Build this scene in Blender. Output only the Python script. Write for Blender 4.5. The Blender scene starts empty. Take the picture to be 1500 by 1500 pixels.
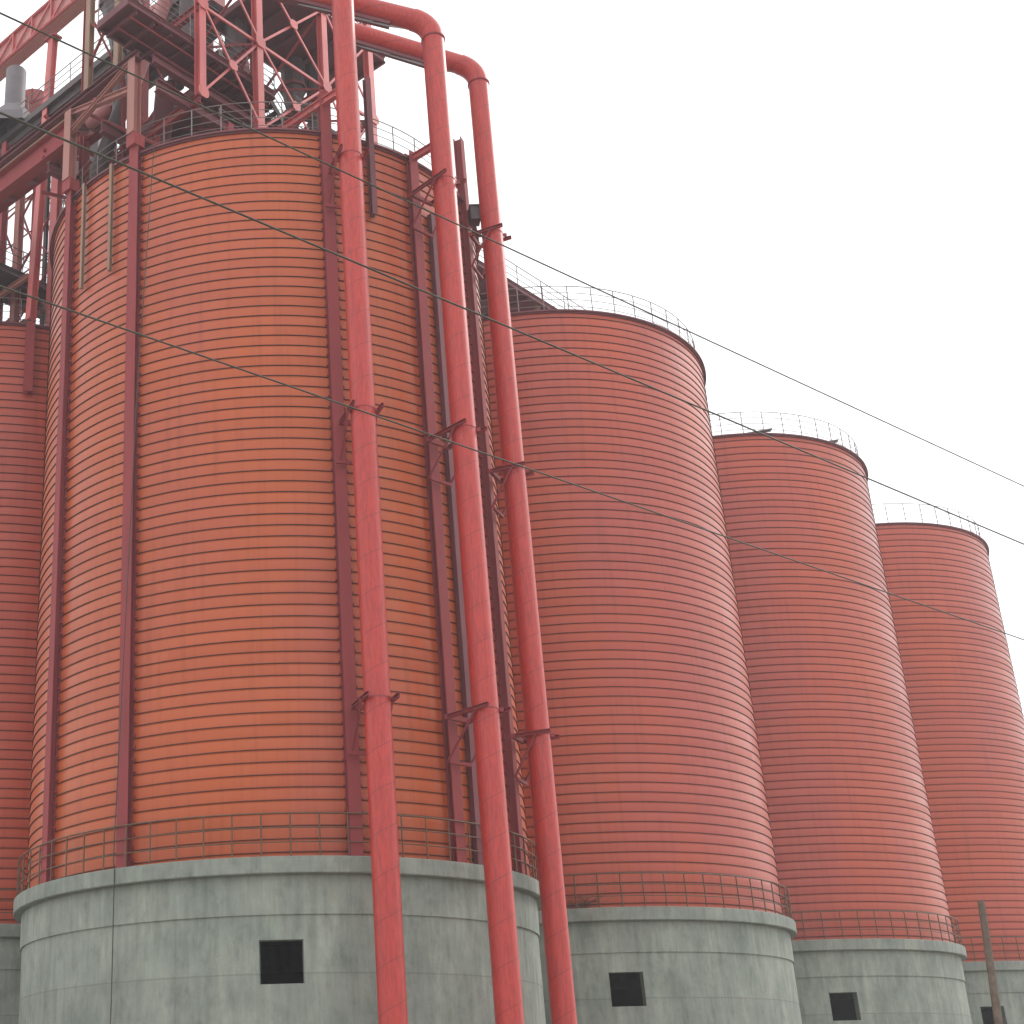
import bpy, math, random
from mathutils import Vector, Matrix
random.seed(7)
scene = bpy.context.scene
COL = scene.collection
R_ = math.radians

# ------------------------------------------------------------------ camera
F, P, RO, CX, CY = 2093.1, 0.37350, -0.02710, 422.3, 824.3      # pixels of a 1500 px picture
CAM_Z = 1.6
HAZE = .0007
cam_data = bpy.data.cameras.new("camera")
cam = bpy.data.objects.new("camera", cam_data); COL.objects.link(cam)
c, s = math.cos(RO), math.sin(RO)
rt = Vector((c, -s*math.sin(P), s*math.cos(P)))
up = Vector((-s, -c*math.sin(P), c*math.cos(P)))
bk = -Vector((0, math.cos(P), math.sin(P)))
M = Matrix((rt, up, bk)).transposed().to_4x4(); M.translation = (0, 0, CAM_Z)
cam.matrix_world = M
cam_data.sensor_width = 36; cam_data.lens = F/1500*36
cam_data.shift_x = (750-CX)/1500; cam_data.shift_y = (CY-750)/1500
cam_data.clip_start = 0.1; cam_data.clip_end = 4000
scene.camera = cam

# ------------------------------------------------------------------ sky, sun, exposure
SUN_EL, SUN_AZ = R_(40), R_(60)       # azimuth measured clockwise from +Y
world = bpy.data.worlds.new("World"); scene.world = world; world.use_nodes = True
nt = world.node_tree; nt.nodes.clear()
wo = nt.nodes.new('ShaderNodeOutputWorld'); bg = nt.nodes.new('ShaderNodeBackground')
sky = nt.nodes.new('ShaderNodeTexSky'); sky.sky_type = 'NISHITA'; sky.sun_disc = False
sky.sun_elevation = SUN_EL; sky.sun_rotation = SUN_AZ
sky.air_density = 1.0; sky.dust_density = 4.0; sky.ozone_density = 1.0
hs = nt.nodes.new('ShaderNodeHueSaturation'); hs.inputs['Saturation'].default_value = 0.12
mx = nt.nodes.new('ShaderNodeMix'); mx.data_type = 'RGBA'; mx.inputs[0].default_value = 0.75
mx.inputs[7].default_value = (10.8, 11.2, 11.3, 1)                 # even overcast cloud layer
nt.links.new(sky.outputs[0], hs.inputs['Color']); nt.links.new(hs.outputs[0], mx.inputs[6])
nt.links.new(mx.outputs[2], bg.inputs[0]); bg.inputs[1].default_value = 0.12
nt.links.new(bg.outputs[0], wo.inputs[0])
sd = bpy.data.lights.new("sun", 'SUN'); sd.energy = 0.9; sd.angle = R_(14); sd.color = (1, .96, .9)
sun = bpy.data.objects.new("sun", sd); COL.objects.link(sun)
dirv = Vector((math.sin(SUN_AZ)*math.cos(SUN_EL), math.cos(SUN_AZ)*math.cos(SUN_EL), math.sin(SUN_EL)))
sun.rotation_euler = dirv.to_track_quat('Z', 'Y').to_euler(); sun.location = dirv*120
vs = scene.view_settings; vs.view_transform = 'Standard'; vs.look = 'None'; vs.gamma = 1; vs.exposure = 0.35
vs.use_curve_mapping = False
scene.render.engine = 'CYCLES'
scene.cycles.max_bounces = 5; scene.cycles.diffuse_bounces = 3; scene.cycles.volume_bounces = 1

# ------------------------------------------------------------------ materials
ZL, ZT = 8.42, 33.02                          # top of ledge, top of steel
def base_mat(name, rough=.5, metal=0, spec=.5):
    m = bpy.data.materials.new(name); m.use_nodes = True
    n = m.node_tree.nodes; b = n['Principled BSDF']
    b.inputs['Roughness'].default_value = rough; b.inputs['Metallic'].default_value = metal
    b.inputs['Specular IOR Level'].default_value = spec
    return m, m.node_tree, b
def coords(t, scale=(1, 1, 1), kind='Object'):
    # every object samples its own stretch of the pattern, so no two carry the same marks
    tc = t.nodes.new('ShaderNodeTexCoord'); mp = t.nodes.new('ShaderNodeMapping'); oi = t.nodes.new('ShaderNodeObjectInfo')
    sh = t.nodes.new('ShaderNodeVectorMath'); sh.operation = 'MULTIPLY_ADD'; sh.inputs[1].default_value = (83, 57, 31)
    t.links.new(oi.outputs['Random'], sh.inputs[0]); t.links.new(tc.outputs[kind], sh.inputs[2])
    mp.inputs['Scale'].default_value = scale; t.links.new(sh.outputs[0], mp.inputs[0]); return mp.outputs[0]
def noise(t, vec, scale, detail=4, rough=.55):
    n = t.nodes.new('ShaderNodeTexNoise'); n.inputs['Scale'].default_value = scale
    n.inputs['Detail'].default_value = detail; n.inputs['Roughness'].default_value = rough
    t.links.new(vec, n.inputs['Vector']); return n.outputs['Fac']
def ramp(t, fac, stops):
    r = t.nodes.new('ShaderNodeValToRGB'); e = r.color_ramp.elements
    while len(e) < len(stops): e.new(.5)
    for k, (p, col) in enumerate(stops):
        e[k].position = p; e[k].color = (*col, 1) if len(col) == 3 else col
    t.links.new(fac, r.inputs[0]); return r.outputs[0]
def mix(t, a, b, fac, mode='MIX'):
    m = t.nodes.new('ShaderNodeMix'); m.data_type = 'RGBA'; m.blend_type = mode
    for inp, v in ((m.inputs[0], fac), (m.inputs[6], a), (m.inputs[7], b)):
        if isinstance(v, (int, float)): inp.default_value = v
        elif isinstance(v, tuple): inp.default_value = (*v, 1) if len(v) == 3 else v
        else: t.links.new(v, inp)
    return m.outputs[2]
def math_n(t, op, a, b=None, cc=None):
    m = t.nodes.new('ShaderNodeMath'); m.operation = op
    for k, v in enumerate((a, b, cc)):
        if v is None: continue
        if isinstance(v, (int, float)): m.inputs[k].default_value = v
        else: t.links.new(v, m.inputs[k])
    return m.outputs[0]
def bump(t, b, h, strength, dist=.02):
    n = t.nodes.new('ShaderNodeBump'); n.inputs['Strength'].default_value = strength; n.inputs['Distance'].default_value = dist
    t.links.new(h, n.inputs['Height']); t.links.new(n.outputs[0], b.inputs['Normal'])

def paint(name, c1, c2, rough=.4, stain=(.09, .02, .02), amt=.35):
    """weathered paint: two tones in broad patches, vertical run marks"""
    m, t, b = base_mat(name, rough)
    v = coords(t); big = noise(t, v, .35, 3); col = mix(t, c1, c2, ramp(t, big, [(.35, (0, 0, 0)), (.65, (1, 1, 1))]))
    st = noise(t, coords(t, (3, 3, .12)), 1.6, 5, .6)
    col = mix(t, col, stain, math_n(t, 'MULTIPLY', ramp(t, st, [(.52, (0, 0, 0)), (.8, (1, 1, 1))]), amt))
    fn = noise(t, v, 14, 3); col = mix(t, col, mix(t, col, (.75, .75, .75), 1, 'MULTIPLY'), math_n(t, 'MULTIPLY', fn, .35))
    t.links.new(col, b.inputs['Base Color'])
    t.links.new(math_n(t, 'MULTIPLY_ADD', big, .2, rough-.1), b.inputs['Roughness'])
    return m
def wall_mat(name, c1, c2):
    """sheet strips of the spiral wall: every strip a little different, faint upright streaks and sheet joints"""
    m, t, b = base_mat(name, .36, 0, .42)
    tc = t.nodes.new('ShaderNodeTexCoord'); sp = t.nodes.new('ShaderNodeSeparateXYZ'); t.links.new(tc.outputs['Object'], sp.inputs[0])
    ang = math_n(t, 'ARCTAN2', sp.outputs[1], sp.outputs[0])
    turn = math_n(t, 'DIVIDE', ang, 2*math.pi)
    strip = math_n(t, 'SUBTRACT', math_n(t, 'DIVIDE', math_n(t, 'SUBTRACT', sp.outputs[2], ZL-.45+.3575), .365), turn)
    sid = math_n(t, 'FLOOR', strip)
    # sheets roughly 11 m long, offset strip by strip
    wn = t.nodes.new('ShaderNodeTexWhiteNoise'); wn.noise_dimensions = '1D'; t.links.new(sid, wn.inputs['W'])
    seg = math_n(t, 'ADD', math_n(t, 'MULTIPLY', math_n(t, 'ADD', turn, .5), 4.6), math_n(t, 'MULTIPLY', wn.outputs['Value'], 5))
    w2 = t.nodes.new('ShaderNodeTexWhiteNoise'); w2.noise_dimensions = '2D'
    cb = t.nodes.new('ShaderNodeCombineXYZ'); t.links.new(sid, cb.inputs[0]); t.links.new(math_n(t, 'FLOOR', seg), cb.inputs[1])
    t.links.new(cb.outputs[0], w2.inputs['Vector'])
    big = noise(t, coords(t, (1, 1, .5)), .22, 3)
    col = mix(t, c1, c2, ramp(t, big, [(.36, (0, 0, 0)), (.64, (1, 1, 1))]))  # broad tone patches also carry soft reflections, put into the paint colour
    col = mix(t, col, mix(t, col, (.92, .9, .91), 1, 'MULTIPLY'), w2.outputs['Value'])
    st = noise(t, coords(t, (2.2, 2.2, .09)), 2.2, 5, .6)
    col = mix(t, col, mix(t, col, (.78, .74, .76), 1, 'MULTIPLY'), ramp(t, st, [(.5, (0, 0, 0)), (.85, (1, 1, 1))]))
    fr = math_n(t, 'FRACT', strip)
    dirt_shade = math_n(t, 'MULTIPLY', ramp(t, fr, [(0, (1, 1, 1)), (.07, (0, 0, 0)), (.96, (0, 0, 0)), (1, (.7, .7, .7))]), .42)  # joint dirt together with shadow at the folded seam, painted into the colour
    col = mix(t, col, (.10, .022, .018), dirt_shade)
    t.links.new(col, b.inputs['Base Color'])
    wav = noise(t, coords(t, (.9, .9, 2.2)), 1.3, 2)
    bump(t, b, wav, .25, .03)
    t.links.new(math_n(t, 'MULTIPLY_ADD', w2.outputs['Value'], .14, .3), b.inputs['Roughness'])
    return m
def pipe_mat(name, c1, c2):
    m, t, b = base_mat(name, .38)
    tc = t.nodes.new('ShaderNodeTexCoord'); sp = t.nodes.new('ShaderNodeSeparateXYZ'); t.links.new(tc.outputs['Object'], sp.inputs[0])
    turn = math_n(t, 'DIVIDE', math_n(t, 'ARCTAN2', sp.outputs[1], sp.outputs[0]), 2*math.pi)
    fr = math_n(t, 'FRACT', math_n(t, 'SUBTRACT', math_n(t, 'DIVIDE', sp.outputs[2], 1.15), turn))
    seam = ramp(t, fr, [(0, (1, 1, 1)), (.02, (0, 0, 0)), (.98, (0, 0, 0)), (1, (1, 1, 1))])
    fine = noise(t, coords(t, (5, 5, .6)), 3.2, 6, .7)
    scr = noise(t, coords(t, (1.5, 1.5, 7)), 4, 5, .75)
    col = mix(t, c1, c2, noise(t, coords(t), .8, 3))
    col = mix(t, col, mix(t, col, (.55, .5, .6), 1, 'MULTIPLY'), ramp(t, fine, [(.42, (0, 0, 0)), (.75, (1, 1, 1))]))
    col = mix(t, col, mix(t, col, (1.25, 1.6, 1.6), 1, 'MULTIPLY'), ramp(t, scr, [(.55, (0, 0, 0)), (.8, (.8, .8, .8))]))
    col = mix(t, col, (.16, .02, .02), math_n(t, 'MULTIPLY', seam, .75))
    t.links.new(col, b.inputs['Base Color']); bump(t, b, fine, .12, .01)
    return m
def concrete_mat():
    m, t, b = base_mat('concrete', .85, 0, .3)
    tc = t.nodes.new('ShaderNodeTexCoord'); sp = t.nodes.new('ShaderNodeSeparateXYZ'); t.links.new(tc.outputs['Object'], sp.inputs[0])
    ang = math_n(t, 'ARCTAN2', sp.outputs[1], sp.outputs[0])
    arc = math_n(t, 'MULTIPLY', ang, 8.3)
    cv = t.nodes.new('ShaderNodeCombineXYZ'); t.links.new(arc, cv.inputs[0]); t.links.new(math_n(t, 'MULTIPLY', sp.outputs[2], .11), cv.inputs[1])
    board = noise(t, cv.outputs[0], 4.2, 5, .65)
    board2 = noise(t, cv.outputs[0], 1.1, 3, .5)
    v = coords(t)
    blot = noise(t, v, .7, 6, .62); fine = noise(t, v, 9, 5, .7)
    col = ramp(t, blot, [(.3, (.21, .232, .205)), (.5, (.265, .282, .25)), (.7, (.32, .328, .29))])
    col = mix(t, col, mix(t, col, (.72, .73, .73), 1, 'MULTIPLY'), ramp(t, board, [(.42, (0, 0, 0)), (.75, (1, 1, 1))]))
    col = mix(t, col, mix(t, col, (1.25, 1.25, 1.22), 1, 'MULTIPLY'), ramp(t, board2, [(.5, (0, 0, 0)), (.72, (1, 1, 1))]))
    col = mix(t, col, (.30, .20, .12), ramp(t, noise(t, coords(t, (1, 1, .35)), 1.1, 5, .7), [(.6, (0, 0, 0)), (.85, (.35, .35, .35))]))
    panel = math_n(t, 'FRACT', math_n(t, 'DIVIDE', arc, 1.22)); pj = ramp(t, panel, [(0, (1, 1, 1)), (.012, (0, 0, 0)), (.99, (0, 0, 0)), (1, (1, 1, 1))])
    col = mix(t, col, mix(t, col, (.7, .7, .7), 1, 'MULTIPLY'), math_n(t, 'MULTIPLY', pj, ramp(t, noise(t, v, 1.7, 2), [(.4, (0, 0, 0)), (.6, (.6, .6, .6))])))
    mid = noise(t, coords(t, (1, 1, .45)), 3.2, 7, .72)
    col = mix(t, col, mix(t, col, (.72, .73, .73), 1, 'MULTIPLY'), ramp(t, mid, [(.5, (0, 0, 0)), (.72, (1, 1, 1))]))
    col = mix(t, col, mix(t, col, (1.16, 1.15, 1.13), 1, 'MULTIPLY'), ramp(t, mid, [(.28, (1, 1, 1)), (.44, (0, 0, 0))]))
    # pour lifts and pits
    lift = math_n(t, 'FRACT', math_n(t, 'DIVIDE', math_n(t, 'ADD', math_n(t, 'ADD', sp.outputs[2], 2.45), math_n(t, 'MULTIPLY', fine, .03)), 2.6))
    ll = ramp(t, lift, [(0, (1, 1, 1)), (.012, (0, 0, 0)), (.99, (0, 0, 0)), (1, (1, 1, 1))])
    col = mix(t, col, (.13, .13, .115), math_n(t, 'MULTIPLY', ll, .5))
    lid = math_n(t, 'MULTIPLY', math_n(t, 'MODULO', math_n(t, 'FLOOR', math_n(t, 'DIVIDE', math_n(t, 'ADD', sp.outputs[2], 2.45), 2.6)), 2), 1)
    col = mix(t, col, mix(t, col, (1.05, 1.06, 1.05), 1, 'MULTIPLY'), lid)
    pit = noise(t, v, 22, 2); col = mix(t, col, (.08, .08, .07), ramp(t, pit, [(.72, (0, 0, 0)), (.78, (.7, .7, .7))]))
    t.links.new(col, b.inputs['Base Color']); bump(t, b, fine, .35, .02)
    return m
def plain(name, c1, c2, rough=.6, sc=1.5, metal=0):
    m, t, b = base_mat(name, rough, metal)
    col = mix(t, c1, c2, ramp(t, noise(t, coords(t), sc, 5, .65), [(.35, (0, 0, 0)), (.65, (1, 1, 1))]))
    t.links.new(col, b.inputs['Base Color']); return m

MT = dict(
    wall_orange=wall_mat('orange_wall_paint', (.52, .10, .024), (.48, .095, .045)),
    wall_red=wall_mat('red_wall_paint', (.52, .088, .038), (.47, .088, .062)),
    seam=plain('seam_edge', (.035, .008, .008), (.06, .013, .012), .6, 3),  # ridge faces: rusty joint dirt plus seam shadow painted in as dark maroon
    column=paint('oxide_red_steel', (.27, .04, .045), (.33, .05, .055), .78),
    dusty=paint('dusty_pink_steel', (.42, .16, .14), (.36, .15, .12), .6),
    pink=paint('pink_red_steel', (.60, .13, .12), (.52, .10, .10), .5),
    tan=paint('tan_primer_steel', (.33, .19, .12), (.27, .15, .1), .55, (.12, .05, .03)),
    dark=paint('dark_steel', (.07, .055, .06), (.10, .06, .06), .55, (.05, .015, .015)),
    maroon=paint('maroon_plate', (.20, .05, .06), (.15, .04, .05), .65),
    pipe=pipe_mat('red_pipe_paint', (.56, .042, .027), (.46, .038, .034)),
    pinksheet=paint('pale_pink_sheet', (.50, .17, .16), (.45, .15, .15), .45),
    grey=plain('grey_galvanised', (.23, .22, .23), (.30, .29, .30), .5, 1.2, .2),
    rail=plain('rusty_rail', (.16, .085, .045), (.11, .055, .035), .6, 4),
    railtop=plain('grey_rail', (.16, .14, .14), (.24, .15, .14), .5, 3),
    concrete=concrete_mat(),
    wire=plain('wire_rubber', (.045, .04, .03), (.07, .06, .045), .6, 3),
    wood=plain('weathered_wood', (.11, .075, .055), (.17, .125, .1), .85, 5),
    ground=plain('ground_earth', (.28, .26, .22), (.35, .325, .28), .95, .4),
    stack=plain('stack_grey', (.15, .13, .14), (.19, .165, .175), .6, 1.2),
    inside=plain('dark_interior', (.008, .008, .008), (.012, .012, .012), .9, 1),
    roof=plain('roof_sheet', (.22, .12, .11), (.27, .14, .13), .5, 1),
)

# ------------------------------------------------------------------ mesh helpers
class MB:
    def __init__(s): s.v = []; s.f = []; s.m = []; s.smooth = []
    def add(s, vs_, fs_, mi=0, sm=False):
        o = len(s.v); s.v += [tuple(p) for p in vs_]
        for f in fs_: s.f.append([o+i for i in f]); s.m.append(mi); s.smooth.append(sm)
        return s
    def frame(s, a, b, upv):
        a, b = Vector(a), Vector(b); d = (b-a).normalized(); upv = Vector(upv)
        if abs(d.dot(upv)) > .98: upv = Vector((1, 0, 0)) if abs(d.x) < .9 else Vector((0, 1, 0))
        x = d.cross(upv).normalized(); y = x.cross(d).normalized(); return a, b, x, y
    def prof(s, a, b, pts, upv=(0, 0, 1), mi=0):
        """closed profile pts (x sideways, y up) swept from a to b"""
        a, b, x, y = s.frame(a, b, upv); n = len(pts)
        vv = [a+x*p[0]+y*p[1] for p in pts]+[b+x*p[0]+y*p[1] for p in pts]
        ff = [[i, (i+1) % n, n+(i+1) % n, n+i] for i in range(n)]+[list(range(n))[::-1], list(range(n, 2*n))]
        return s.add(vv, ff, mi)
    def bar(s, a, b, w, h, upv=(0, 0, 1), mi=0):
        return s.prof(a, b, [(-w/2, -h/2), (w/2, -h/2), (w/2, h/2), (-w/2, h/2)], upv, mi)
    def ibeam(s, a, b, w, h, upv=(0, 0, 1), t=.03, mi=0):
        w2, h2, q = w/2, h/2, t/2
        return s.prof(a, b, [(-w2, -h2), (w2, -h2), (w2, -h2+t), (q, -h2+t), (q, h2-t), (w2, h2-t), (w2, h2), (-w2, h2),
                             (-w2, h2-t), (-q, h2-t), (-q, -h2+t), (-w2, -h2+t)], upv, mi)
    def chan(s, a, b, w, h, upv=(0, 0, 1), t=.02, mi=0):
        w2, h2 = w/2, h/2
        return s.prof(a, b, [(-w2, -h2), (w2, -h2), (w2, -h2+t), (-w2+t, -h2+t), (-w2+t, h2-t), (w2, h2-t), (w2, h2), (-w2, h2)], upv, mi)
    def angle(s, a, b, w, upv=(0, 0, 1), t=.015, mi=0):
        return s.prof(a, b, [(0, 0), (w, 0), (w, t), (t, t), (t, w), (0, w)], upv, mi)
    def tube(s, pts, r, n=8, mi=0, cap=True):
        pts = [Vector(p) for p in pts]; rings = []; px = None
        for i, p in enumerate(pts):
            d = (pts[min(i+1, len(pts)-1)]-pts[max(i-1, 0)]).normalized()
            if px is None:
                u_ = Vector((0, 0, 1)) if abs(d.z) < .9 else Vector((1, 0, 0)); px = d.cross(u_).normalized()
            px = (px-d*px.dot(d)).normalized(); py = d.cross(px)
            rr = r[i] if isinstance(r, (list, tuple)) else r
            rings.append([p+px*rr*math.cos(2*math.pi*k/n)+py*rr*math.sin(2*math.pi*k/n) for k in range(n)])
        vv = [q for g in rings for q in g]
        ff = [[i*n+k, i*n+(k+1) % n, (i+1)*n+(k+1) % n, (i+1)*n+k] for i in range(len(pts)-1) for k in range(n)]
        s.add(vv, ff, mi, True)
        if cap:
            s.add(rings[0], [list(range(n))[::-1]], mi); s.add(rings[-1], [list(range(n))], mi)
        return s
    def lathe(s, prof, n=96, mi=0, a0=0, a1=2*math.pi, centre=(0, 0), smooth=True, axis_z=0, mis=None):
        full = abs(a1-a0-2*math.pi) < 1e-6; k = n if full else n+1
        # every band of the profile has its own edge loops: round along the turn, crisp across it
        for q in range(len(prof)-1):
            o = len(s.v)
            for i in range(k):
                t = a0+(a1-a0)*i/n
                for r, z in (prof[q], prof[q+1]): s.v.append((centre[0]+r*math.cos(t), centre[1]+r*math.sin(t), z+axis_z))
            for i in range(n):
                j = (i+1) % k
                s.f.append([o+i*2, o+j*2, o+j*2+1, o+i*2+1]); s.m.append(mis[q] if mis else mi); s.smooth.append(smooth)
        return s
    def slab(s, pts, z0, z1, mi=0):
        n = len(pts); vv = [(p[0], p[1], z0) for p in pts]+[(p[0], p[1], z1) for p in pts]
        return s.add(vv, [list(range(n))[::-1], list(range(n, 2*n))]+[[i, (i+1) % n, n+(i+1) % n, n+i] for i in range(n)], mi)
    def plate(s, pts, th, mi=0):
        """flat polygon of 3-D points given a thickness"""
        pts = [Vector(p) for p in pts]; nrm = (pts[1]-pts[0]).cross(pts[2]-pts[1]).normalized()*th/2
        n = len(pts)
        return s.add([p-nrm for p in pts]+[p+nrm for p in pts], [list(range(n))[::-1], list(range(n, 2*n))]+[[i, (i+1) % n, n+(i+1) % n, n+i] for i in range(n)], mi)
    def build(s, name, mats, parent=None, origin=None, label=None):
        o3 = Vector(origin) if origin is not None else (world_loc(parent) if parent else Vector((0, 0, 0)))
        me = bpy.data.meshes.new(name); me.from_pydata([(p[0]-o3.x, p[1]-o3.y, p[2]-o3.z) for p in s.v], [], s.f)
        for m in (mats if isinstance(mats, (list, tuple)) else [mats]): me.materials.append(MT[m])
        me.polygons.foreach_set('material_index', s.m); me.polygons.foreach_set('use_smooth', s.smooth); me.update()
        ob = bpy.data.objects.new(name, me); COL.objects.link(ob)
        if parent: ob.parent = parent; ob.location = o3-world_loc(parent)
        else: ob.location = o3
        if label: ob['label'] = label
        return ob
def world_loc(o):
    v = Vector(o.location)
    while o.parent: o = o.parent; v += o.location
    return v
def tag(o, label=None, cat=None, group=None, kind=None):
    for k, v in (('label', label), ('category', cat), ('group', group), ('kind', kind)):
        if v: o[k] = v
    return o
def thing(name, loc, label, cat, group=None):
    o = bpy.data.objects.new(name, None); COL.objects.link(o); o.location = loc; o.empty_display_size = .5
    return tag(o, label, cat, group)
def link_copy(o, parent, loc=None, rz=None, label=None):
    q = o.copy(); COL.objects.link(q); q.parent = parent
    if loc is not None: q.location = loc
    if rz is not None: q.rotation_euler = (0, 0, rz)
    if label: q['label'] = label
    return q

# ------------------------------------------------------------------ layout
RS, RL, RB = 8.249, 8.637, 8.324              # steel wall, concrete ledge, concrete drum
ZL, ZT = 8.42, 33.02                          # top of ledge, top of steel
SP, AN = 17.0528, .7986
U = Vector((math.cos(AN), math.sin(AN), 0)); W = Vector((-math.sin(AN), math.cos(AN), 0))
C1 = Vector((-.5912, 48.038, 0))
def L(u, w, z): return C1+U*u+W*w+Vector((0, 0, z))      # site grid -> world
centres = {0: C1+W*SP, 1: C1, 2: C1+U*SP, 3: C1+U*2*SP, 4: C1+U*3*SP}
def on(az, rho, z, cc=C1):
    return Vector((cc.x+rho*math.cos(R_(az)), cc.y+rho*math.sin(R_(az)), z))

# ground
g = MB(); N = 24
g.add([(-170+400*i/N, -150+400*j/N, 0) for j in range(N+1) for i in range(N+1)],
      [[j*(N+1)+i, j*(N+1)+i+1, (j+1)*(N+1)+i+1, (j+1)*(N+1)+i] for j in range(N) for i in range(N)])
tag(g.build('ground', 'ground'), kind='structure')

# ------------------------------------------------------------------ silos
def helix_wall():
    pitch = .365; nseg = 160; z0 = ZL-.45; turns = int((ZT-.02-z0)/pitch)+1
    # profile of one strip: slightly bowed plate, then the folded seam standing proud
    pr = [(0.0, .024, 0), (.010, .024, 0), (.040, .016, 0), (.16, .016, 0), (.29, .016, 0), (.340, .0, 1), (.3402, .052, 1), (.362, .052, 1), (.3622, .0, 1)]
    pr = [(.0, .0), (.03, .004), (.11, .010), (.19, .011), (.27, .007), (.338, .0), (.339, .036), (.357, .036), (.3575, .0)]
    b = MB(); m = len(pr); tot = nseg*turns
    for i in range(tot+1):
        t = 2*math.pi*i/nseg; zz = z0+pitch*i/nseg
        for (dz, dr) in pr:
            rr = RS-.03+dr; b.v.append((rr*math.cos(t), rr*math.sin(t), min(zz+dz, ZT-.02)))
    for i in range(tot):
        a = i*m; c2 = (i+1)*m
        for q in range(m-1):
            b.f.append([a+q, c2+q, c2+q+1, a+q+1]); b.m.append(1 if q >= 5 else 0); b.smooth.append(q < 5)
        if i+nseg <= tot-1:                # join to next strip
            n1 = (i+nseg)*m; n2 = (i+1+nseg)*m
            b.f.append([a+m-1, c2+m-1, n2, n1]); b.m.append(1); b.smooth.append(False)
    return b
def rail_ring(r, z, h, levels, rr, n=132):
    b = MB()
    for k in range(levels):
        zz = z+h*(k+1)/levels
        rad = rr if k == levels-1 else rr*.72
        pts = [(r*math.cos(2*math.pi*i/n), r*math.sin(2*math.pi*i/n)) for i in range(n)]
        q = len(b.v); m = 6
        for (x, y) in pts:
            d = math.hypot(x, y)
            for j in range(m):
                a = 2*math.pi*j/m; e = (d+rad*math.cos(a))/d
                b.v.append((x*e, y*e, zz+rad*math.sin(a)))
        for i in range(n):
            for j in range(m):
                b.f.append([q+i*m+j, q+((i+1) % n)*m+j, q+((i+1) % n)*m+(j+1) % m, q+i*m+(j+1) % m]); b.m.append(0); b.smooth.append(True)
    return b
def drum(az0=-93.3, az1=-85.0, wz0=5.07, wz1=6.22):
    """hollow concrete drum with one square opening cut through a 0.4 m wall"""
    b = MB(); azs = sorted([i*3.0-180 for i in range(120)]+[az0, az1])
    azs = [a for a in azs if a in (az0, az1) or (abs(a-az0) > .8 and abs(a-az1) > .8)]
    zs = [0, 1.8, 3.6, wz0, wz1, 6.89]
    for rad, flip in ((RB, False), (RB-.4, True)):
        o = len(b.v); nz = len(zs)
        for a in azs:
            for z in zs: b.v.append((rad*math.cos(R_(a)), rad*math.sin(R_(a)), z))
        for i in range(len(azs)):
            j = (i+1) % len(azs)
            for k in range(nz-1):
                if azs[i] >= az0-.01 and azs[i] < az1-.01 and k == 3: continue
                f = [o+i*nz+k, o+j*nz+k, o+j*nz+k+1, o+i*nz+k+1]
                b.f.append(f[::-1] if flip else f); b.m.append(1 if flip else 0); b.smooth.append(True)
    # reveals
    arc = [a for a in azs if az0-.01 <= a <= az1+.01]
    def q(a, r, z): return (r*math.cos(R_(a)), r*math.sin(R_(a)), z)
    for a in (az0, az1): b.add([q(a, RB, wz0), q(a, RB-.4, wz0), q(a, RB-.4, wz1), q(a, RB, wz1)], [[0, 1, 2, 3]])
    for z in (wz0, wz1):
        for a, a2 in zip(arc, arc[1:]): b.add([q(a, RB, z), q(a2, RB, z), q(a2, RB-.4, z), q(a, RB-.4, z)], [[0, 1, 2, 3]])
    b.lathe([(RB-.02, 6.89), (RB+.05, 6.885), (RB+.055, 7.97)], 132)
    return b
proto = {}
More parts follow.
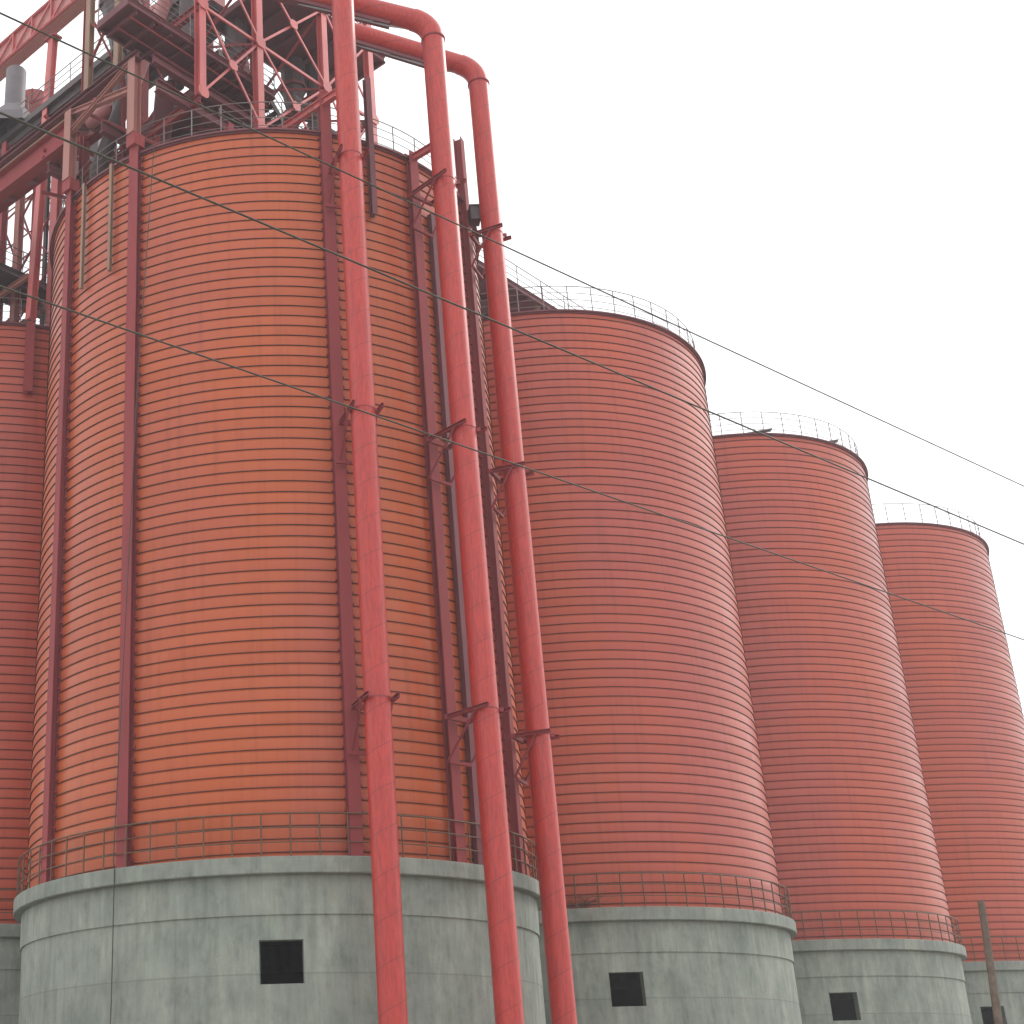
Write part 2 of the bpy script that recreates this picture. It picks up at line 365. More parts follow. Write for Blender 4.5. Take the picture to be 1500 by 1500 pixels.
def make_silo(i, label, wallmat):
    s_ = thing('silo', centres[i], label, 'silo', 'corrugated steel silos on concrete drums')
    if not proto:
        proto['drum'] = drum().build('concrete_drum', ['concrete', 'inside'], s_, (0, 0, 0))
        lb = MB().lathe([(RB+.06, 7.97), (RL-.02, 7.96), (RL, 7.985), (RL+.004, 8.3), (RL, 8.40), (RL-.025, ZL), (RS-.4, ZL+.003), (RS-.5, 7.98)], 144)
        nrm = random.Random(3)
        proto['ledge'] = lb.build('ledge', 'concrete', s_, (0, 0, 0))
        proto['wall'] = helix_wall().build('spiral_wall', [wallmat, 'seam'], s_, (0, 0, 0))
        proto['rim'] = MB().lathe([(RS-.05, ZT-.14), (RS+.045, ZT-.14), (RS+.05, ZT-.09), (RS+.12, ZT-.09), (RS+.12, ZT-.02), (RS-.15, ZT)], 160).build('rim_band', 'maroon', s_, (0, 0, 0))
        proto['roof'] = MB().lathe([(RS+.02, ZT-.01), (RS-.1, ZT+.02), (1.2, ZT+2.0), (1.2, ZT+2.4), (.01, ZT+2.45)], 96).build('roof', 'roof', s_, (0, 0, 0))
        r1 = rail_ring(RL-.1, ZL, 1.2, 3, .026).build('ledge_railing', 'rail', s_, (0, 0, 0))
        r2 = rail_ring(RS-.2, ZT, 1.3, 4, .019).build('roof_railing', 'railtop', s_, (0, 0, 0))
        p1 = MB().tube([(RL-.1, 0, ZL-.02), (RL-.1, 0, ZL+1.2)], .024, 6).build('railing_post', 'rail', r1, (0, 0, 0))
        p2 = MB().tube([(RS-.2, 0, ZT-.05), (RS-.2, 0, ZT+1.3)], .022, 6).build('railing_post', 'railtop', r2, (0, 0, 0))
        proto.update(r1=r1, r2=r2, p1=p1, p2=p2)
        for o in (proto['drum'], proto['ledge'], proto['wall'], proto['rim'], proto['roof'], r1, r2, p1, p2): o.location = (0, 0, 0)
        a, b_ = r1, r2
        first = True
    else:
        first = False
        for k in ('drum', 'ledge', 'wall', 'rim', 'roof'): link_copy(proto[k], s_)
        a, b_ = link_copy(proto['r1'], s_), link_copy(proto['r2'], s_)
        if wallmat != 'wall_orange':
            for ch in s_.children:
                pass
    ph1, ph2 = (-92.44, -91.85) if i != 2 else (-93.96, -91.85)
    for par, pr_, n, ph in ((a, proto['p1'], 66, ph1), (b_, proto['p2'], 48, ph2)):
        for k in range(n):
            az = R_(ph+360/n*k)
            if first and k == 0: pr_.rotation_euler = (0, 0, az); continue
            link_copy(pr_, par, (0, 0, 0), az)
    return s_
S = {}
S[1] = make_silo(1, 'nearest and largest silo, orange, behind the three tall red pipes', 'wall_orange')
S[2] = make_silo(2, 'red silo just right of the three tall pipes, second in the row', 'wall_red')
S[3] = make_silo(3, 'third silo of the row, its roof railing holding a few loose grey scraps', 'wall_red')
S[4] = make_silo(4, 'farthest and smallest silo, cut by the right edge, behind the wooden pole', 'wall_red')
S[0] = make_silo(0, 'silo mostly hidden at the left edge behind the big orange one', 'wall_red')
# red silos get their own paint on the same shape
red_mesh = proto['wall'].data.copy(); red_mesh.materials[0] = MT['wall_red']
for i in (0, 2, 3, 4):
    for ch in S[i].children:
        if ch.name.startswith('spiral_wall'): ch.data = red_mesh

# ------------------------------------------------------------------ columns and brackets on the front silo
def column(az, z1, z0=ZL, silo=1, rho=RS+.11, w=.38, d=.26, mat='column', clips=True, label=None, name='column'):
    cc = centres[silo]; b = MB(); rad = Vector((math.cos(R_(az)), math.sin(R_(az)), 0)); tan = Vector((-rad.y, rad.x, 0))
    p = cc+rad*rho
    (b.bar if name == 'narrow_upright' else b.ibeam)(p+Vector((0, 0, z0)), p+Vector((0, 0, z1)), w, d, rad)
    if clips:
        k = 0; z = z0+.2
        while z < min(z1, ZT)-.3:
            q = cc+rad*(RS+.05)+tan*(w/2+.05)+Vector((0, 0, z)); b.bar(q, q+Vector((0, 0, .05)), .09, .07, rad)
            q = cc+rad*(RS+.05)-tan*(w/2+.03)+Vector((0, 0, z)); b.bar(q, q+Vector((0, 0, .04)), .06, .06, rad)
            z += .365
    return b.build(name, mat, S[silo], p+Vector((0, 0, z0)), label)
column(-145.7, 33.3); column(-121.0, 33.2)
column(-74.4, 34.6); column(-50.8, 33.2); column(-28.0, 35.7, w=.34, d=.3, rho=RS+.12)
column(-44.8, 31.0, rho=RS+.1, w=.26, d=.18, mat='maroon', clips=False, name='narrow_upright')  # narrow maroon bar standing upright on the wall
column(-138.8, 33.0, 28.65, rho=RS+.14, w=.12, d=.12, mat='tan', clips=False, name='hanging_channel')
column(-128.4, 33.0, 28.65, rho=RS+.14, w=.12, d=.12, mat='tan', clips=False, name='hanging_channel')
column(-63.4, 35.6, 29.9, rho=RS+.2, w=.2, d=.22, mat='maroon', clips=False, name='hanging_channel')
column(-74.0, 32.95, 29.7, silo=0, rho=RS+.2, w=.36, d=.3, clips=False, name='hanging_channel')
# column heads carrying the bridge
for az in (-145.7, -121.0):
    q = on(az, RS+.14, 33.2); b = MB(); b.bar(q, q+Vector((0, 0, .5)), .46, .44, W); b.build('column_head', 'column', S[1])

def bracket(az, z, off0=-.45, off1=.45, reach=2.0, label=None):
    rad = Vector((math.cos(R_(az)), math.sin(R_(az)), 0)); tan = Vector((-rad.y, rad.x, 0)); b = MB()
    for o in (off0, off1):
        a = C1+rad*(RS+.42)+tan*o+Vector((0, 0, z)); e = C1+rad*(RS+reach)+tan*o+Vector((0, 0, z))
        b.chan(a, e, .08, .13, (0, 0, 1), .015)
        k = C1+rad*(RS+.42)+tan*o+Vector((0, 0, z-1.35)); b.angle(k, e-rad*.45-Vector((0, 0, .06)), .08, (0, 0, 1))
    c0 = C1+rad*(RS+.45)+Vector((0, 0, z)); b.bar(c0+tan*(off0-.05), c0+tan*(off1+.05), .1, .14)
    c0 = C1+rad*(RS+.45)+Vector((0, 0, z-1.35)); b.bar(c0+tan*min(off0, -.2), c0+tan*max(off1, .2), .08, .1)
    return b.build('pipe_bracket', 'column', S[1])
pipes = [(Vector((2.40, 38.92, 0)), -74.4, .385), (Vector((5.63, 40.42, 0)), -50.8, .39), (Vector((7.65, 43.60, 0)), -28.0, .375)]
for (pp, az, r) in pipes:
    for z in (12.65, 21.75, 31.1):
        rad = Vector((math.cos(R_(az)), math.sin(R_(az)), 0)); tan = Vector((-rad.y, rad.x, 0))
        o = (pp-C1).dot(tan); rr = (pp-C1).dot(rad)-RS
        bracket(az, z, o-r-.07, o+r+.07, rr+.55)

# ------------------------------------------------------------------ three tall red pipes
def clamp(b, c_, z, r):
    b.lathe([(r+.002, z-.02), (r+.01, z-.02), (r+.01, z+.02), (r+.002, z+.02)], 28, centre=(c_.x, c_.y))
    for s1 in (-1, 1):
        b.bar(c_+Vector((s1*(r+.08), 0, z-.05)), c_+Vector((s1*(r+.08), 0, z+.07)), .12, .06, (0, 1, 0))
def pipe(i, label, ztop, arm=None, R2=.85, ln=7.0):
    pp, az, r = pipes[i]; t = thing('tall_pipe', pp, label, 'pipe', 'tall red pipes in front of the nearest silo')
    b = MB(); zz = [0]; 
    b.tube([pp, pp+Vector((0, 0, ztop))], r, 40, cap=False); b.build('riser', 'pipe', t)
    for z in (12.65, 21.75, 31.1):
        m = MB(); clamp(m, pp, z, r); m.build('clamp', 'column', t)
    if arm:
        d = Vector(arm); d.normalize(); pts = []
        # bend from straight up to direction d, mitred in segments
        axis = Vector((0, 0, 1)); ang = math.acos(max(-1, min(1, axis.dot(d)))); side = (d-axis*axis.dot(d)).normalized()
        cpt = pp+Vector((0, 0, ztop))+side*R2; n = 7
        for k in range(n+1):
            a = ang*k/n; pts.append(cpt-side*R2*math.cos(a)+axis*R2*math.sin(a))
        e = MB(); e.tube(pts, r*1.01, 40, cap=False); e.build('elbow', 'pipe', t)
        f = MB(); f.lathe([(r+.004, ztop-.03), (r+.035, ztop-.03), (r+.035, ztop+.03), (r+.004, ztop+.03)], 40, centre=(pp.x, pp.y)); f.build('flange', 'column', t)
        end = pts[-1]
        h = MB(); h.tube([end, end+d*ln], r*.96, 40); h.build('arm', 'pipe', t)
        # channel walk and plates hanging under the arm
        k = MB(); dn = Vector((0, 0, -1)); sd_ = d.cross(dn).normalized()
        k.chan(end+d*.9+dn*(r+.12), end+d*ln+dn*(r+.12), .3, .14, (0, 0, 1)); k.build('arm_beam', 'maroon', t)
        for q in (1.0, 2.1, 3.4):
            m = MB(); p0 = end+d*q+dn*(r+.2); m.plate([p0, p0+d*1.0, p0+d*.1+dn*.22+sd_*.3, p0-d*.55+dn*.2+sd_*.3], .03); m.build('cover_plate', 'grey', t)
    return t
pipe(0, 'leftmost of the three tall red pipes, running straight out of the top', 46)
pipe(1, 'middle tall red pipe with an elbow bending left at the top', 37.15, (-1.0, .05, .40), 1.05, 7.0)
pipe(2, 'rightmost tall red pipe, its elbow the lower of the two', 37.8, (-1.0, .0, .42), 1.05, 4.6)

# ------------------------------------------------------------------ steelwork above
def ib(name, mat, par, a, b_, w, h, upv=(0, 0, 1), label=None, t=.03):
    return MB().ibeam(L(*a), L(*b_), w, h, upv, t).build(name, mat, par, L(*a), label)
def br(name, mat, par, a, b_, w=.12, label=None):
    return MB().bar(L(*a), L(*b_), w, w*.6, W).build(name, mat, par, L(*a), label)
def gus(par, u, w, z, s1=.28, mat='pink', along=U):
    c_ = L(u, w, z); e = Vector((0, 0, 1)); nn = along.cross(e)*-.0
    off = (W if along is U else U)*(-.1); c_ = c_+off
    return MB().plate([c_-along*s1-e*s1*.5, c_-along*s1*.5-e*s1, c_+along*s1*.5-e*s1, c_+along*s1-e*s1*.5, c_+along*s1+e*s1*.5, c_+along*s1*.5+e*s1, c_-along*s1*.5+e*s1, c_-along*s1+e*s1*.5], .03).build('gusset_plate', mat, par, c_)
def railing(par, path, h=1.1, step=1.2, mat='railtop', n=3, name='railing'):
    """straight railing through grid points, posts included"""
    b = MB(); pts = [L(*p) for p in path]
    for a, c_ in zip(pts, pts[1:]):
        for k in range(n): b.tube([a+Vector((0, 0, h*(k+1)/n)), c_+Vector((0, 0, h*(k+1)/n))], .018 if k < n-1 else .024, 5)
        m = max(1, int((c_-a).length/step))
        for k in range(m+1):
            q = a.lerp(c_, k/m); b.tube([q, q+Vector((0, 0, h))], .022, 5)
    return b.build(name, mat, par, pts[0])
def deck(par, u0, u1, w0, w1, z, mat='maroon', name='platform', ribs=1.4, along='u'):
    b = MB(); cs = [L(u0, w0, 0), L(u1, w0, 0), L(u1, w1, 0), L(u0, w1, 0)]
    b.slab([(p.x, p.y) for p in cs], z, z+.06)
    x = (u0 if along == 'u' else w0)+.05
    end = (u1 if along == 'u' else w1)
    while x < end:
        if along == 'u': b.ibeam(L(x, w0, z-.1), L(x, w1, z-.1), .12, .2)
        else: b.ibeam(L(u0, x, z-.1), L(u1, x, z-.1), .12, .2)
        x += ribs
    for a, c_ in (((u0, w0), (u1, w0)), ((u0, w1), (u1, w1)), ((u0, w0), (u0, w1)), ((u1, w0), (u1, w1))):
        b.chan(L(*a, z-.08), L(*c_, z-.08), .1, .32)
    return b.build(name, mat, par, L(u0, w0, z))

# tower over the nearest silo
T = thing('steel_tower', L(-2, 0, 33), 'pinkish red braced steel tower standing on the nearest silo roof', 'steel frame')
us = [-6.55, -3.65, 0.0, 2.8]; wf, wb = -3.5, 3.2
for u in us:
    for w in (wf, wb):
        z0 = (35.45 if u < -3 else 33.6)
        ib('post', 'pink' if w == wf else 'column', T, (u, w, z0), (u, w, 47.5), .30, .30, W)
lev = [35.5, 39.45, 43.35, 47.3]
for w in (wf, wb):
    for z in (39.45,):
        for a, b_ in zip(us, us[1:]): br('tie', 'pink', T, (a, w-.05, z), (b_, w-.05, z), .12)
    for a, b_ in zip(us, us[1:]):
        for z0, z1 in zip(lev, lev[1:]):
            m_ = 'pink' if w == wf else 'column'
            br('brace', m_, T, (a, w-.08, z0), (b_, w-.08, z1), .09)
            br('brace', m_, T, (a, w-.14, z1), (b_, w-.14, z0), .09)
            if w == wf: gus(T, (a+b_)/2, w-.1, (z0+z1)/2, .2)
    if w == wf:
        for u in us:
            for z in lev[:3]: gus(T, u, w-.08, z, .24)
for u in us[1:]:
    for z0, z1 in zip(lev[:3], lev[1:]):
        br('brace', 'column', T, (u, wf, z0), (u, wb, z1), .1); br('brace', 'column', T, (u, wf, z1), (u, wb, z0), .1)
for u in us:
    for z in (35.3, 39.4): ib('cross_beam', 'column', T, (u, wf, z), (u, wb, z), .2, .35)
for w, z in ((wf+.45, 35.2), (wb, 35.2), (0, 35.2)): ib('main_beam', 'maroon', T, (-8.2, w, z), (4.5, w, z), .25, .45)
for u, w in ((-6.5, -1), (-4, 2), (-1.5, -4.8), (1.5, -4.8), (-5, -3.3), (-1, 4.5), (3.8, 0), (1, 0), (-3, -2), (-2.3, 0.8)):
    ib('short_post', 'column', T, (u, w, 33.1), (u, w, 35.1), .26, .26, W)
# lower platform
deck(T, -9.6, -2.5, -3.2, -1.5, 38.0); railing(T, [(-9.6, -3.2, 38.06), (-2.5, -3.2, 38.06)], n=4)
railing(T, [(-9.6, -3.2, 38.06), (-9.6, -1.5, 38.06)], n=4)
deck(T, -4.8, 4.0, -1.5, 3.2, 38.0); railing(T, [(-2.5, -1.5, 38.06), (4, -1.5, 38.06)], n=4)
# upper platform
deck(T, -2.7, 4.0, -3.42, 0.0, 43.4); railing(T, [(-3.2, -3.42, 43.46), (4, -3.42, 43.46), (4, 0, 43.46)], n=4)
deck(T, -7.5, -3.2, -3.2, -.6, 47.4)
# ring walk girder just above rim
deck(T, -5.0, 3.6, -2.8, 4.2, 35.0, ribs=1.1)
# beams on top of the front columns
ib('radial_beam', 'pink', T, (-4.3, -7.9, 34.15), (-4.3, -3.4, 34.15), .2, .3)
ib('radial_beam', 'pink', T, (-2.9, -7.75, 33.6), (-2.9, -3.4, 33.6), .2, .26)
ib('radial_beam', 'pink', T, (-.98, -9.6, 32.95), (-.98, -7.0, 32.95), .16, .26)

# service pipes, cable trays and secondary bracing in the tower
def svc(name, mat, pts, r): return MB().tube([L(*p) for p in pts], r, 10).build(name, mat, T, L(*pts[0]))
b = MB(); q = on(-28, RS+.5, 31.9); b.bar(q, q+Vector((0, 0, .55)), .5, .35); b.bar(q+Vector((0, 0, .55)), q+Vector((0, 0, .6)), .58, .42); b.build('junction_box', 'dark', S[1])
svc('service_pipe', 'dark', [(-1.0, -.8, 38.2), (-1.0, -.8, 47)], .22)
svc('service_pipe', 'dark', [(2.1, -1.0, 35.2), (2.1, -1.0, 43.3)], .30)
svc('service_pipe', 'dark', [(-5.2, -.6, 38.4), (-4.9, -.9, 41), (-4.9, -1.2, 47)], .34)
svc('service_pipe', 'pinksheet', [(-7.4, 2.2, 36.8), (-5.6, 1.6, 39.2), (-4.6, .6, 44)], .3)
svc('chute', 'maroon', [(-6.0, -1.0, 37.9), (-5.0, .6, 35.4), (-4.4, 1.6, 33.3)], .38)
svc('chute', 'maroon', [(-.6, 1.0, 37.9), (.8, .4, 34.4), (1.2, 0, 33.3)], .36)
svc('chute', 'dark', [(-7.0, -.3, 37.9), (-7.2, 1.5, 34.5), (-6.2, 2.5, 33.4)], .3)
for z in (34.3, 36.2): br('brace', 'column', T, (-8.2, 3.6, z), (-2.0, 3.6, z+1.6), .12); br('brace', 'column', T, (-8.2, 3.6, z+1.6), (-2.0, 3.6, z), .12)
for a, b_ in (((-8.2, -1.2, 36.6), (-5.0, 2.6, 33.4)), ((-8.2, 1.2, 36.6), (-6.0, -2.6, 33.4)), ((-4.5, -3.2, 35.2), (-2.5, 2, 33.2)), ((-1.5, -3.2, 35.2), (.5, 2, 33.2)), ((1.0, -3.2, 35.2), (3.2, 2, 33.2))):
    br('strut', 'column', T, a, b_, .16)
for k in range(9):
    ib('secondary_beam', 'maroon', T, (-9.2+k*.8, -3.15, 37.72), (-9.2+k*.8, -1.5, 37.72), .1, .18)
for w in (-2.9, -2.2): MB().tube([L(-9.3, w, 37.6), L(-6.5, w-.1, 37.45), L(-4.4, w+.1, 37.62), L(-2.6, w, 37.5)], .035, 6).build('conduit', 'column', T, L(-9.3, w, 37.6))
# stair flight between the platforms
def stair(par, a, b_, wd, n, mat='dark'):
    m = MB(); a, b_ = L(*a), L(*b_)
    d = (b_-a); hd = Vector((d.x, d.y, 0)).normalized(); sdv = Vector((-hd.y, hd.x, 0))*wd/2
    m.bar(a+sdv, b_+sdv, .05, .22); m.bar(a-sdv, b_-sdv, .05, .22)
    for k in range(n+1):
        q = a.lerp(b_, k/n); m.bar(q-sdv, q+sdv, .24, .04)
    for s_ in (-1, 1):
        for h_ in (.5, 1.0): m.tube([a+sdv*s_+Vector((0, 0, h_)), b_+sdv*s_+Vector((0, 0, h_))], .02, 5)
    return m.build('stair_flight', mat, par, a)
stair(T, (-2.4, -2.4, 38.1), (.9, -2.4, 34.9), .8, 15)
stair(T, (2.2, 1.4, 38.1), (-1.4, 1.4, 43.3), .8, 18)
svc('cable_tray', 'dark', [(-8.6, -2.9, 38.3), (-2.6, -2.9, 38.3)], .12)
for u in (-8.4, -7.6, -6.0, -5.2, -4.4, -3.2): svc('valve_box', 'dark', [(u, -2.4, 38.1), (u, -2.4, 38.6)], .2)
railing(T, [(-5, -2.8, 35.06), (3.6, -2.8, 35.06)], n=3)
# bridge to the left silo
B = thing('bridge_frame', L(-8.3, 0, 33), 'heavy rust red girder bridge running left from the two left columns', 'steel bridge')
ib('bridge_column', 'dusty', B, (-8.28, -1.95, 33.7), (-8.28, -1.95, 36.9), .38, .34, U)
ib('bridge_column', 'dusty', B, (-8.32, 1.68, 33.7), (-8.32, 1.68, 36.75), .38, .34, U)
ib('knee_brace', 'dusty', B, (-8.3, 1.68, 36.7), (-8.3, -1.95, 35.67), .2, .24)
ib('knee_brace', 'dusty', B, (-8.36, 1.68, 35.75), (-8.36, -1.95, 36.85), .18, .2)
ib('girder', 'column', B, (-8.05, 1.9, 36.15), (-8.05, 19, 36.15), .45, 1.0, label='long girder with a pale top edge')
ib('girder', 'column', B, (-6.4, 1.0, 37.6), (-6.4, 19, 37.6), .4, .7)
MB().bar(L(-8.29, 1.9, 36.68), L(-8.29, 19, 36.68), .06, .05, U).build('edge_strip', 'tan', B, L(-8.3, 1.9, 36.7))
ib('girder', 'maroon', B, (-8.3, -2.2, 37.0), (-8.3, 16, 37.0), .3, .28)
ib('girder', 'maroon', B, (-8.0, -2.6, 36.75), (4, -2.6, 36.75), .26, .4)
for k in range(12): ib('cross_beam', 'maroon', B, (-8.05, 2+1.5*k, 36.5), (-6.4, 2+1.5*k, 37.2), .16, .24)
for u, w, z1 in ((-8.1, 1.0, 43), (-8.1, -.75, 43)):
    ib('stanchion', 'tan', B, (u, w, 37.45), (u, w, z1), .26, .24, U)
br('brace', 'column', B, (-8.1, 1.0, 40.6), (-8.1, -.75, 38.6), .1); br('brace', 'column', B, (-8.1, 1.0, 38.6), (-8.1, -.75, 40.6), .1)
# upper dark walkway
G = thing('conveyor_walkway', L(-4, 8, 43.6), 'dark conveyor walkway with a thin railing, passing behind the tall pink post', 'walkway')
deck(G, -4.0, -1.7, 0.0, 22, 44.3, 'dark', along='w', name='deck')
railing(G, [(-4.0, 0, 44.36), (-4.0, 22, 44.36)], n=3, step=1.5)
h = MB(); h.bar(L(-2.4, 0, 45.0), L(-2.4, 22, 45.0), .8, .9); h.build('conveyor_casing', 'pinksheet', G, L(-2.4, 0, 45))
ib('edge_girder', 'dark', G, (-3.8, 0, 43.85), (-3.8, 22, 43.85), .25, .5); ib('edge_girder', 'dark', G, (-1.9, 0, 43.85), (-1.9, 22, 43.85), .25, .5)
# pink enclosed gallery, highest
H_ = thing('conveyor_gallery', L(-6, 12, 45), 'pale pink enclosed conveyor gallery crossing the top left corner', 'conveyor gallery')
h = MB(); h.bar(L(-3.7, -1, 49.45), L(-3.7, 34, 49.45), .5, 1.25); h.build('casing', 'pinksheet', H_, L(-3.65, -1, 48))
for z in (48.85, 50.1):
    ib('chord', 'pink', H_, (-4.02, -1, z), (-4.02, 34, z), .1, .12)
ib('bottom_plate', 'dusty', H_, (-3.7, -1, 48.76), (-3.7, 34, 48.76), .55, .1)
w = -1.0
while w < 33:
    br('upright', 'pink', H_, (-4.0, w, 48.85), (-4.0, w, 50.1), .13)
    MB().bar(L(-4.02, w, 50.1), L(-4.02, w+1.5, 48.85), .1, .06, U).build('diagonal', 'pink', H_, L(-4.02, w, 48)); w += 1.5

# tower over the left silo
T0 = thing('steel_tower', L(-4, 16, 33), 'braced steel tower above the hidden left silo, seen behind the girder', 'steel frame')
ib('post', 'pink', T0, (-4.22, 9.71, 33.1), (-3.7, 9.71, 48.1), .34, .32, U, label='tall pink post with a small cap plate')
MB().bar(L(-3.7, 9.71, 48.1), L(-3.7, 9.71, 48.2), .7, .5, U).build('cap_plate', 'column', T0)
for (u, w, z1, wd, m_) in ((-3.1, 9.8, 43.8, .5, 'pink'), (-3.5, 12.0, 43.8, .34, 'dusty'), (-4.0, 12.6, 43.8, .34, 'column'), (-1.8, 13.2, 43.8, .3, 'column'), (-1.9, 10.4, 43.8, .3, 'column'), (-1.8, 18, 43.8, .4, 'column')):
    ib('post', m_, T0, (u, w, 33.1), (u, w, z1), wd, .3, U)
for z0, z1 in ((34.0, 36.6), (36.6, 39.4), (39.4, 42.6)):
    for a, b_ in (((-3.5, 12.0), (-3.1, 9.8)), ((-1.8, 13.2), (-1.9, 10.4)), ((-4.0, 12.6), (-1.8, 13.2)), ((-4.0, 15.5), (-4.0, 12.6))):
        br('brace', 'column', T0, (*a, z0), (*b_, z1), .09); br('brace', 'column', T0, (*a, z1), (*b_, z0), .09)
deck(T0, -5.4, 0.5, 10.9, 13.0, 36.0, 'dark'); railing(T0, [(-5.4, 10.9, 36.06), (.5, 10.9, 36.06)], n=3, mat='dark')
ib('tie_beam', 'dusty', T0, (-4.3, 9.9, 35.3), (-4.3, 15.5, 35.3), .16, .24); ib('tie_beam', 'dusty', T0, (-2.6, 8.9, 34.9), (-2.6, 14, 34.9), .16, .24)

# stair tower and lattice far behind, between the two silos
for (u, w) in ((-2.6, 11.2), (-.6, 12.4), (-2.4, 14.8), (-4.2, 14.4)):
    ib('post', 'dark', T0, (u, w, 33.1), (u, w, 43.8), .16, .16, U)
for k in range(5):
    z = 33.6+k*2.0
    br('lattice', 'column', T0, (-2.6, 11.2, z), (-.6, 12.4, z+2), .07); br('lattice', 'column', T0, (-2.6, 11.2, z+2), (-.6, 12.4, z), .07)
    br('lattice', 'column', T0, (-4.2, 14.4, z), (-2.6, 11.2, z+2), .07); br('lattice', 'column', T0, (-4.2, 14.4, z+2), (-2.4, 14.8, z), .07)
MB().lathe([(.25, 34.2), (.25, 38.6), (.9, 41.0), (.9, 43.8)], 10, centre=(L(-2.3, 9.0, 0).x, L(-2.3, 9.0, 0).y), smooth=False).build('chute', 'stack', T0, L(-2.3, 9.0, 34.2))
# machinery
K = thing('exhaust_stack', L(-3, 11.5, 44.3), 'grey cylindrical stack on a tapered hood at the left edge', 'vent stack')
b = Vector((-12.15, 54.0, 0))
MB().lathe([(.47, 45.7), (.47, 47.9), (.44, 47.95), (.40, 47.9), (.4, 45.8)], 32, centre=(b.x, b.y)).build('flue', 'stack', K)
MB().lathe([(1.3, 44.36), (1.2, 44.9), (.5, 45.8)], 6, centre=(b.x, b.y), smooth=False).build('hood', 'stack', K)
K.location = K.location
for (x, y, z, r, lab) in ((-2.14, 52, 45.9, 1.0, 'half round pink ribbed cover behind the tower braces'), (-11.7, 56, 47.4, .9, 'rounded pink cover beside the grey stack'), (-5.1, 54, 50.6, 1.0, 'pink ribbed cover high behind the lower platform')):
    D = thing('drive_cover', (x, y, z), lab, 'machine cover', 'round pink drive covers')
    m = MB(); n = 18
    ring = [(math.cos(math.pi*k/n)*r, math.sin(math.pi*k/n)*r) for k in range(n+1)]
    fr = [Vector((x+p[0], y-.35, z+p[1])) for p in ring]; bk_ = [Vector((x+p[0], y+.6, z+p[1])) for p in ring]
    m.add(fr+bk_, [[k, k+1, n+2+k, n+1+k] for k in range(n)]+[list(range(n+1))[::-1], list(range(n+1, 2*n+2)), [0, n+1, 2*n+1, n]]); m.build('shell', 'pinksheet', D)
    for k in (3, 6, 9, 12, 15):
        MB().bar(Vector((x, y-.38, z)), fr[k]-Vector((0, .03, 0)), .04, .04, (0, 1, 0)).build('rib', 'column', D)
for (u, w, z0, z1, r0, r1, lab) in ((-7.0, .6, 39.6, 43.3, .3, .75, 'dark tapered hopper left of the tower braces'), (-2.0, -.6, 40.6, 43.3, .25, .45, 'dark tapered hopper in the middle of the tower'), (1.3, -.6, 40.3, 43.3, .25, .5, 'dark tapered hopper by the leftmost tall pipe')):
    D = thing('hopper', L(u, w, z0), lab, 'hopper', 'dark hoppers in the tower')
    c_ = L(u, w, 0)
    MB().lathe([(r0*.7, z0-4.0), (r0*.7, z0), (r0, z0+.05), (r1, z1-1.4), (r1, z1)], 8, centre=(c_.x, c_.y), smooth=False).build('bin', 'dark', D)
    MB().lathe([(r1+.02, z1-1.45), (r1+.1, z1-1.45), (r1+.1, z1-1.3), (r1+.02, z1-1.3)], 8, centre=(c_.x, c_.y), smooth=False).build('collar', 'maroon', D)
for (u, w, z, lab) in ((-.9, -3.0, 38.1, 'small dark motor on the lower tower platform'), (1.2, -2.6, 38.1, 'second dark motor, nearer the tall pipes')):
    D = thing('gear_motor', L(u, w, z), lab, 'motor', 'dark motors on the platform'); c_ = L(u, w, z+.35)
    MB().tube([c_-U*.45, c_+U*.35], .24, 14).build('motor_body', 'dark', D); MB().bar(c_+U*.35, c_+U*.75, .45, .6).build('gearbox', 'dark', D)
    MB().bar(c_-U*.4-Vector((0, 0, .3)), c_+U*.7-Vector((0, 0, .3)), .4, .1).build('base_plate', 'dark', D)
# gallery along the row of silos
V = thing('row_gallery', L(10, 0, 33), 'maroon conveyor gallery with thin railing ending over the roof of the second silo', 'conveyor gallery')
deck(V, 3.6, 27, -1.5, 1.6, 37.95, name='deck'); railing(V, [(3.6, -1.5, 38.0), (27, -1.5, 38.0)], n=3, step=1.9)
railing(V, [(3.6, 1.6, 38.0), (27, 1.6, 38.0)], n=3, step=1.9)
MB().bar(L(3.6, 0, 38.5), L(27, 0, 38.5), .8, .7).build('conveyor_casing', 'grey', V, L(3.6, 0, 38.4))
for u in (12.2, 17.05, 22, 26.5):
    for w in (-1.3, 1.4): ib('trestle_leg', 'tan', V, (u, w, 33.3), (u, w, 37.85), .2, .2, U)
    br('trestle_brace', 'tan', V, (u, -1.3, 34.4), (u, 1.4, 37.6), .1)
for (x, y, ln, rot, lab) in ((1105, 632, 1.6, .3, 'long grey sheet scrap lying at the third silo roof edge'), (1215, 646, .8, -.2, 'short grey scrap near the right of the third silo roof edge')):
    az = {1105: -88, 1215: -57}[x]; q = on(az, RS-.05, ZT+.06, centres[3]); D = Vector((math.cos(rot), -.1, .12)).normalized()
    m = MB(); m.bar(q-D*ln/2, q+D*ln/2, .35, .04); tag(m.build('sheet_scrap', 'grey', None, q), lab, 'metal scrap', 'loose scraps on the third silo')
# messy dead twigs / wire bundle on the ledge of silo 2
b = MB(); rr = random.Random(5)
for k in range(46):
    a = on(-99-rr.random()*8+4, RL-.25-rr.random()*.15, ZL+.02+rr.random()*.25, centres[2]); b.tube([a, a+Vector((rr.uniform(-.8, .8), rr.uniform(-.1, .1), rr.uniform(-.05, .45)))], .008, 4)
tag(b.build('twig_pile', 'rail', None, on(-99, RL-.3, ZL, centres[2])), 'pile of dry brown twigs on the ledge of the second silo', 'twigs')

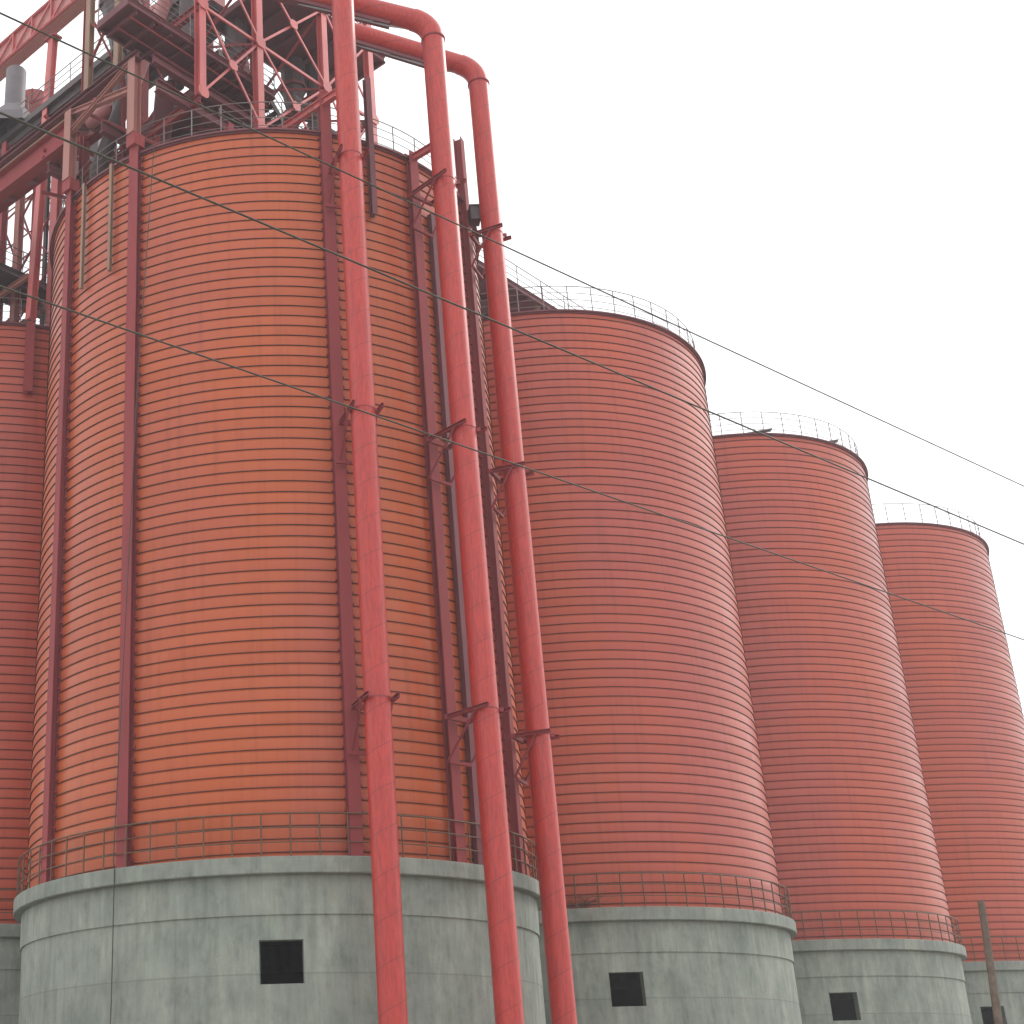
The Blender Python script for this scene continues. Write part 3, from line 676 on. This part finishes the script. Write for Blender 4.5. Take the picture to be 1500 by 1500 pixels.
# lightning cable hanging down the front silo
b = MB(); pts = [on(-115.7, RS+.14, 33.0), on(-117.9, RS+.5, 22.9), on(-121.5, RS+.5, 8.62), on(-121.6, RL+.04, 8.4), on(-121.8, RL+.03, 5), on(-122.2, RL+.1, 0.05)]
b.tube(pts, .017, 6); tag(b.build('hanging_cable', 'wire', None, pts[0]), 'thin dark cable hanging straight down the front of the orange silo', 'cable')
# overhead wires
for (x0, y0, x1, y1, r, lab) in ((-1.681, 6.934, 8.222, 14.602, .006, 'uppermost overhead wire, leaving the picture highest on the right'),
                                 (-1.864, 7.858, 9.057, 16.379, .0085, 'middle overhead wire, crossing the tower and silo tops'),
                                 (-2.285, 9.987, 10.887, 20.276, .0085, 'lowest overhead wire, crossing the middle of the orange silo')):
    a, e = Vector((x0, y0, 8.0)), Vector((x1, y1, 8.0)); d = e-a
    pts = [a+d*(-.9+k*.14) for k in range(21)]
    b = MB().tube(pts, r, 8); tag(b.build('overhead_wire', 'wire', None, pts[0]), lab, 'wire', 'overhead wires in front of the silos')
# wooden pole
b = MB(); q = Vector((18.42, 40, 0)); pts = [q+Vector((.0, 0, 0)), q+Vector((.02, 0, 2.0)), q+Vector((.17, 0, 4.5)), q+Vector((.29, 0, 6.77))]
b.tube(pts, [.13, .12, .105, .09], 14); tag(b.build('wooden_pole', 'wood', None, q), 'leaning weathered wooden pole in front of the farthest silo', 'pole')

# thin haze in the air
m = bpy.data.materials.new('haze_air'); m.use_nodes = True; nn = m.node_tree.nodes; nn.clear()
o_ = nn.new('ShaderNodeOutputMaterial'); v_ = nn.new('ShaderNodeVolumePrincipled')
v_.inputs['Color'].default_value = (.93, .95, 1, 1); v_.inputs['Density'].default_value = HAZE; v_.inputs['Anisotropy'].default_value = .3
m.node_tree.links.new(v_.outputs[0], o_.inputs['Volume']); MT['haze'] = m
hb = MB().add([(x, y, z) for z in (-1, 54) for (x, y) in ((-172, -152), (232, -152), (232, 252), (-172, 252))],
              [[3, 2, 1, 0], [4, 5, 6, 7], [0, 1, 5, 4], [1, 2, 6, 5], [2, 3, 7, 6], [3, 0, 4, 7]])
tag(hb.build('haze', 'haze'), kind='stuff')
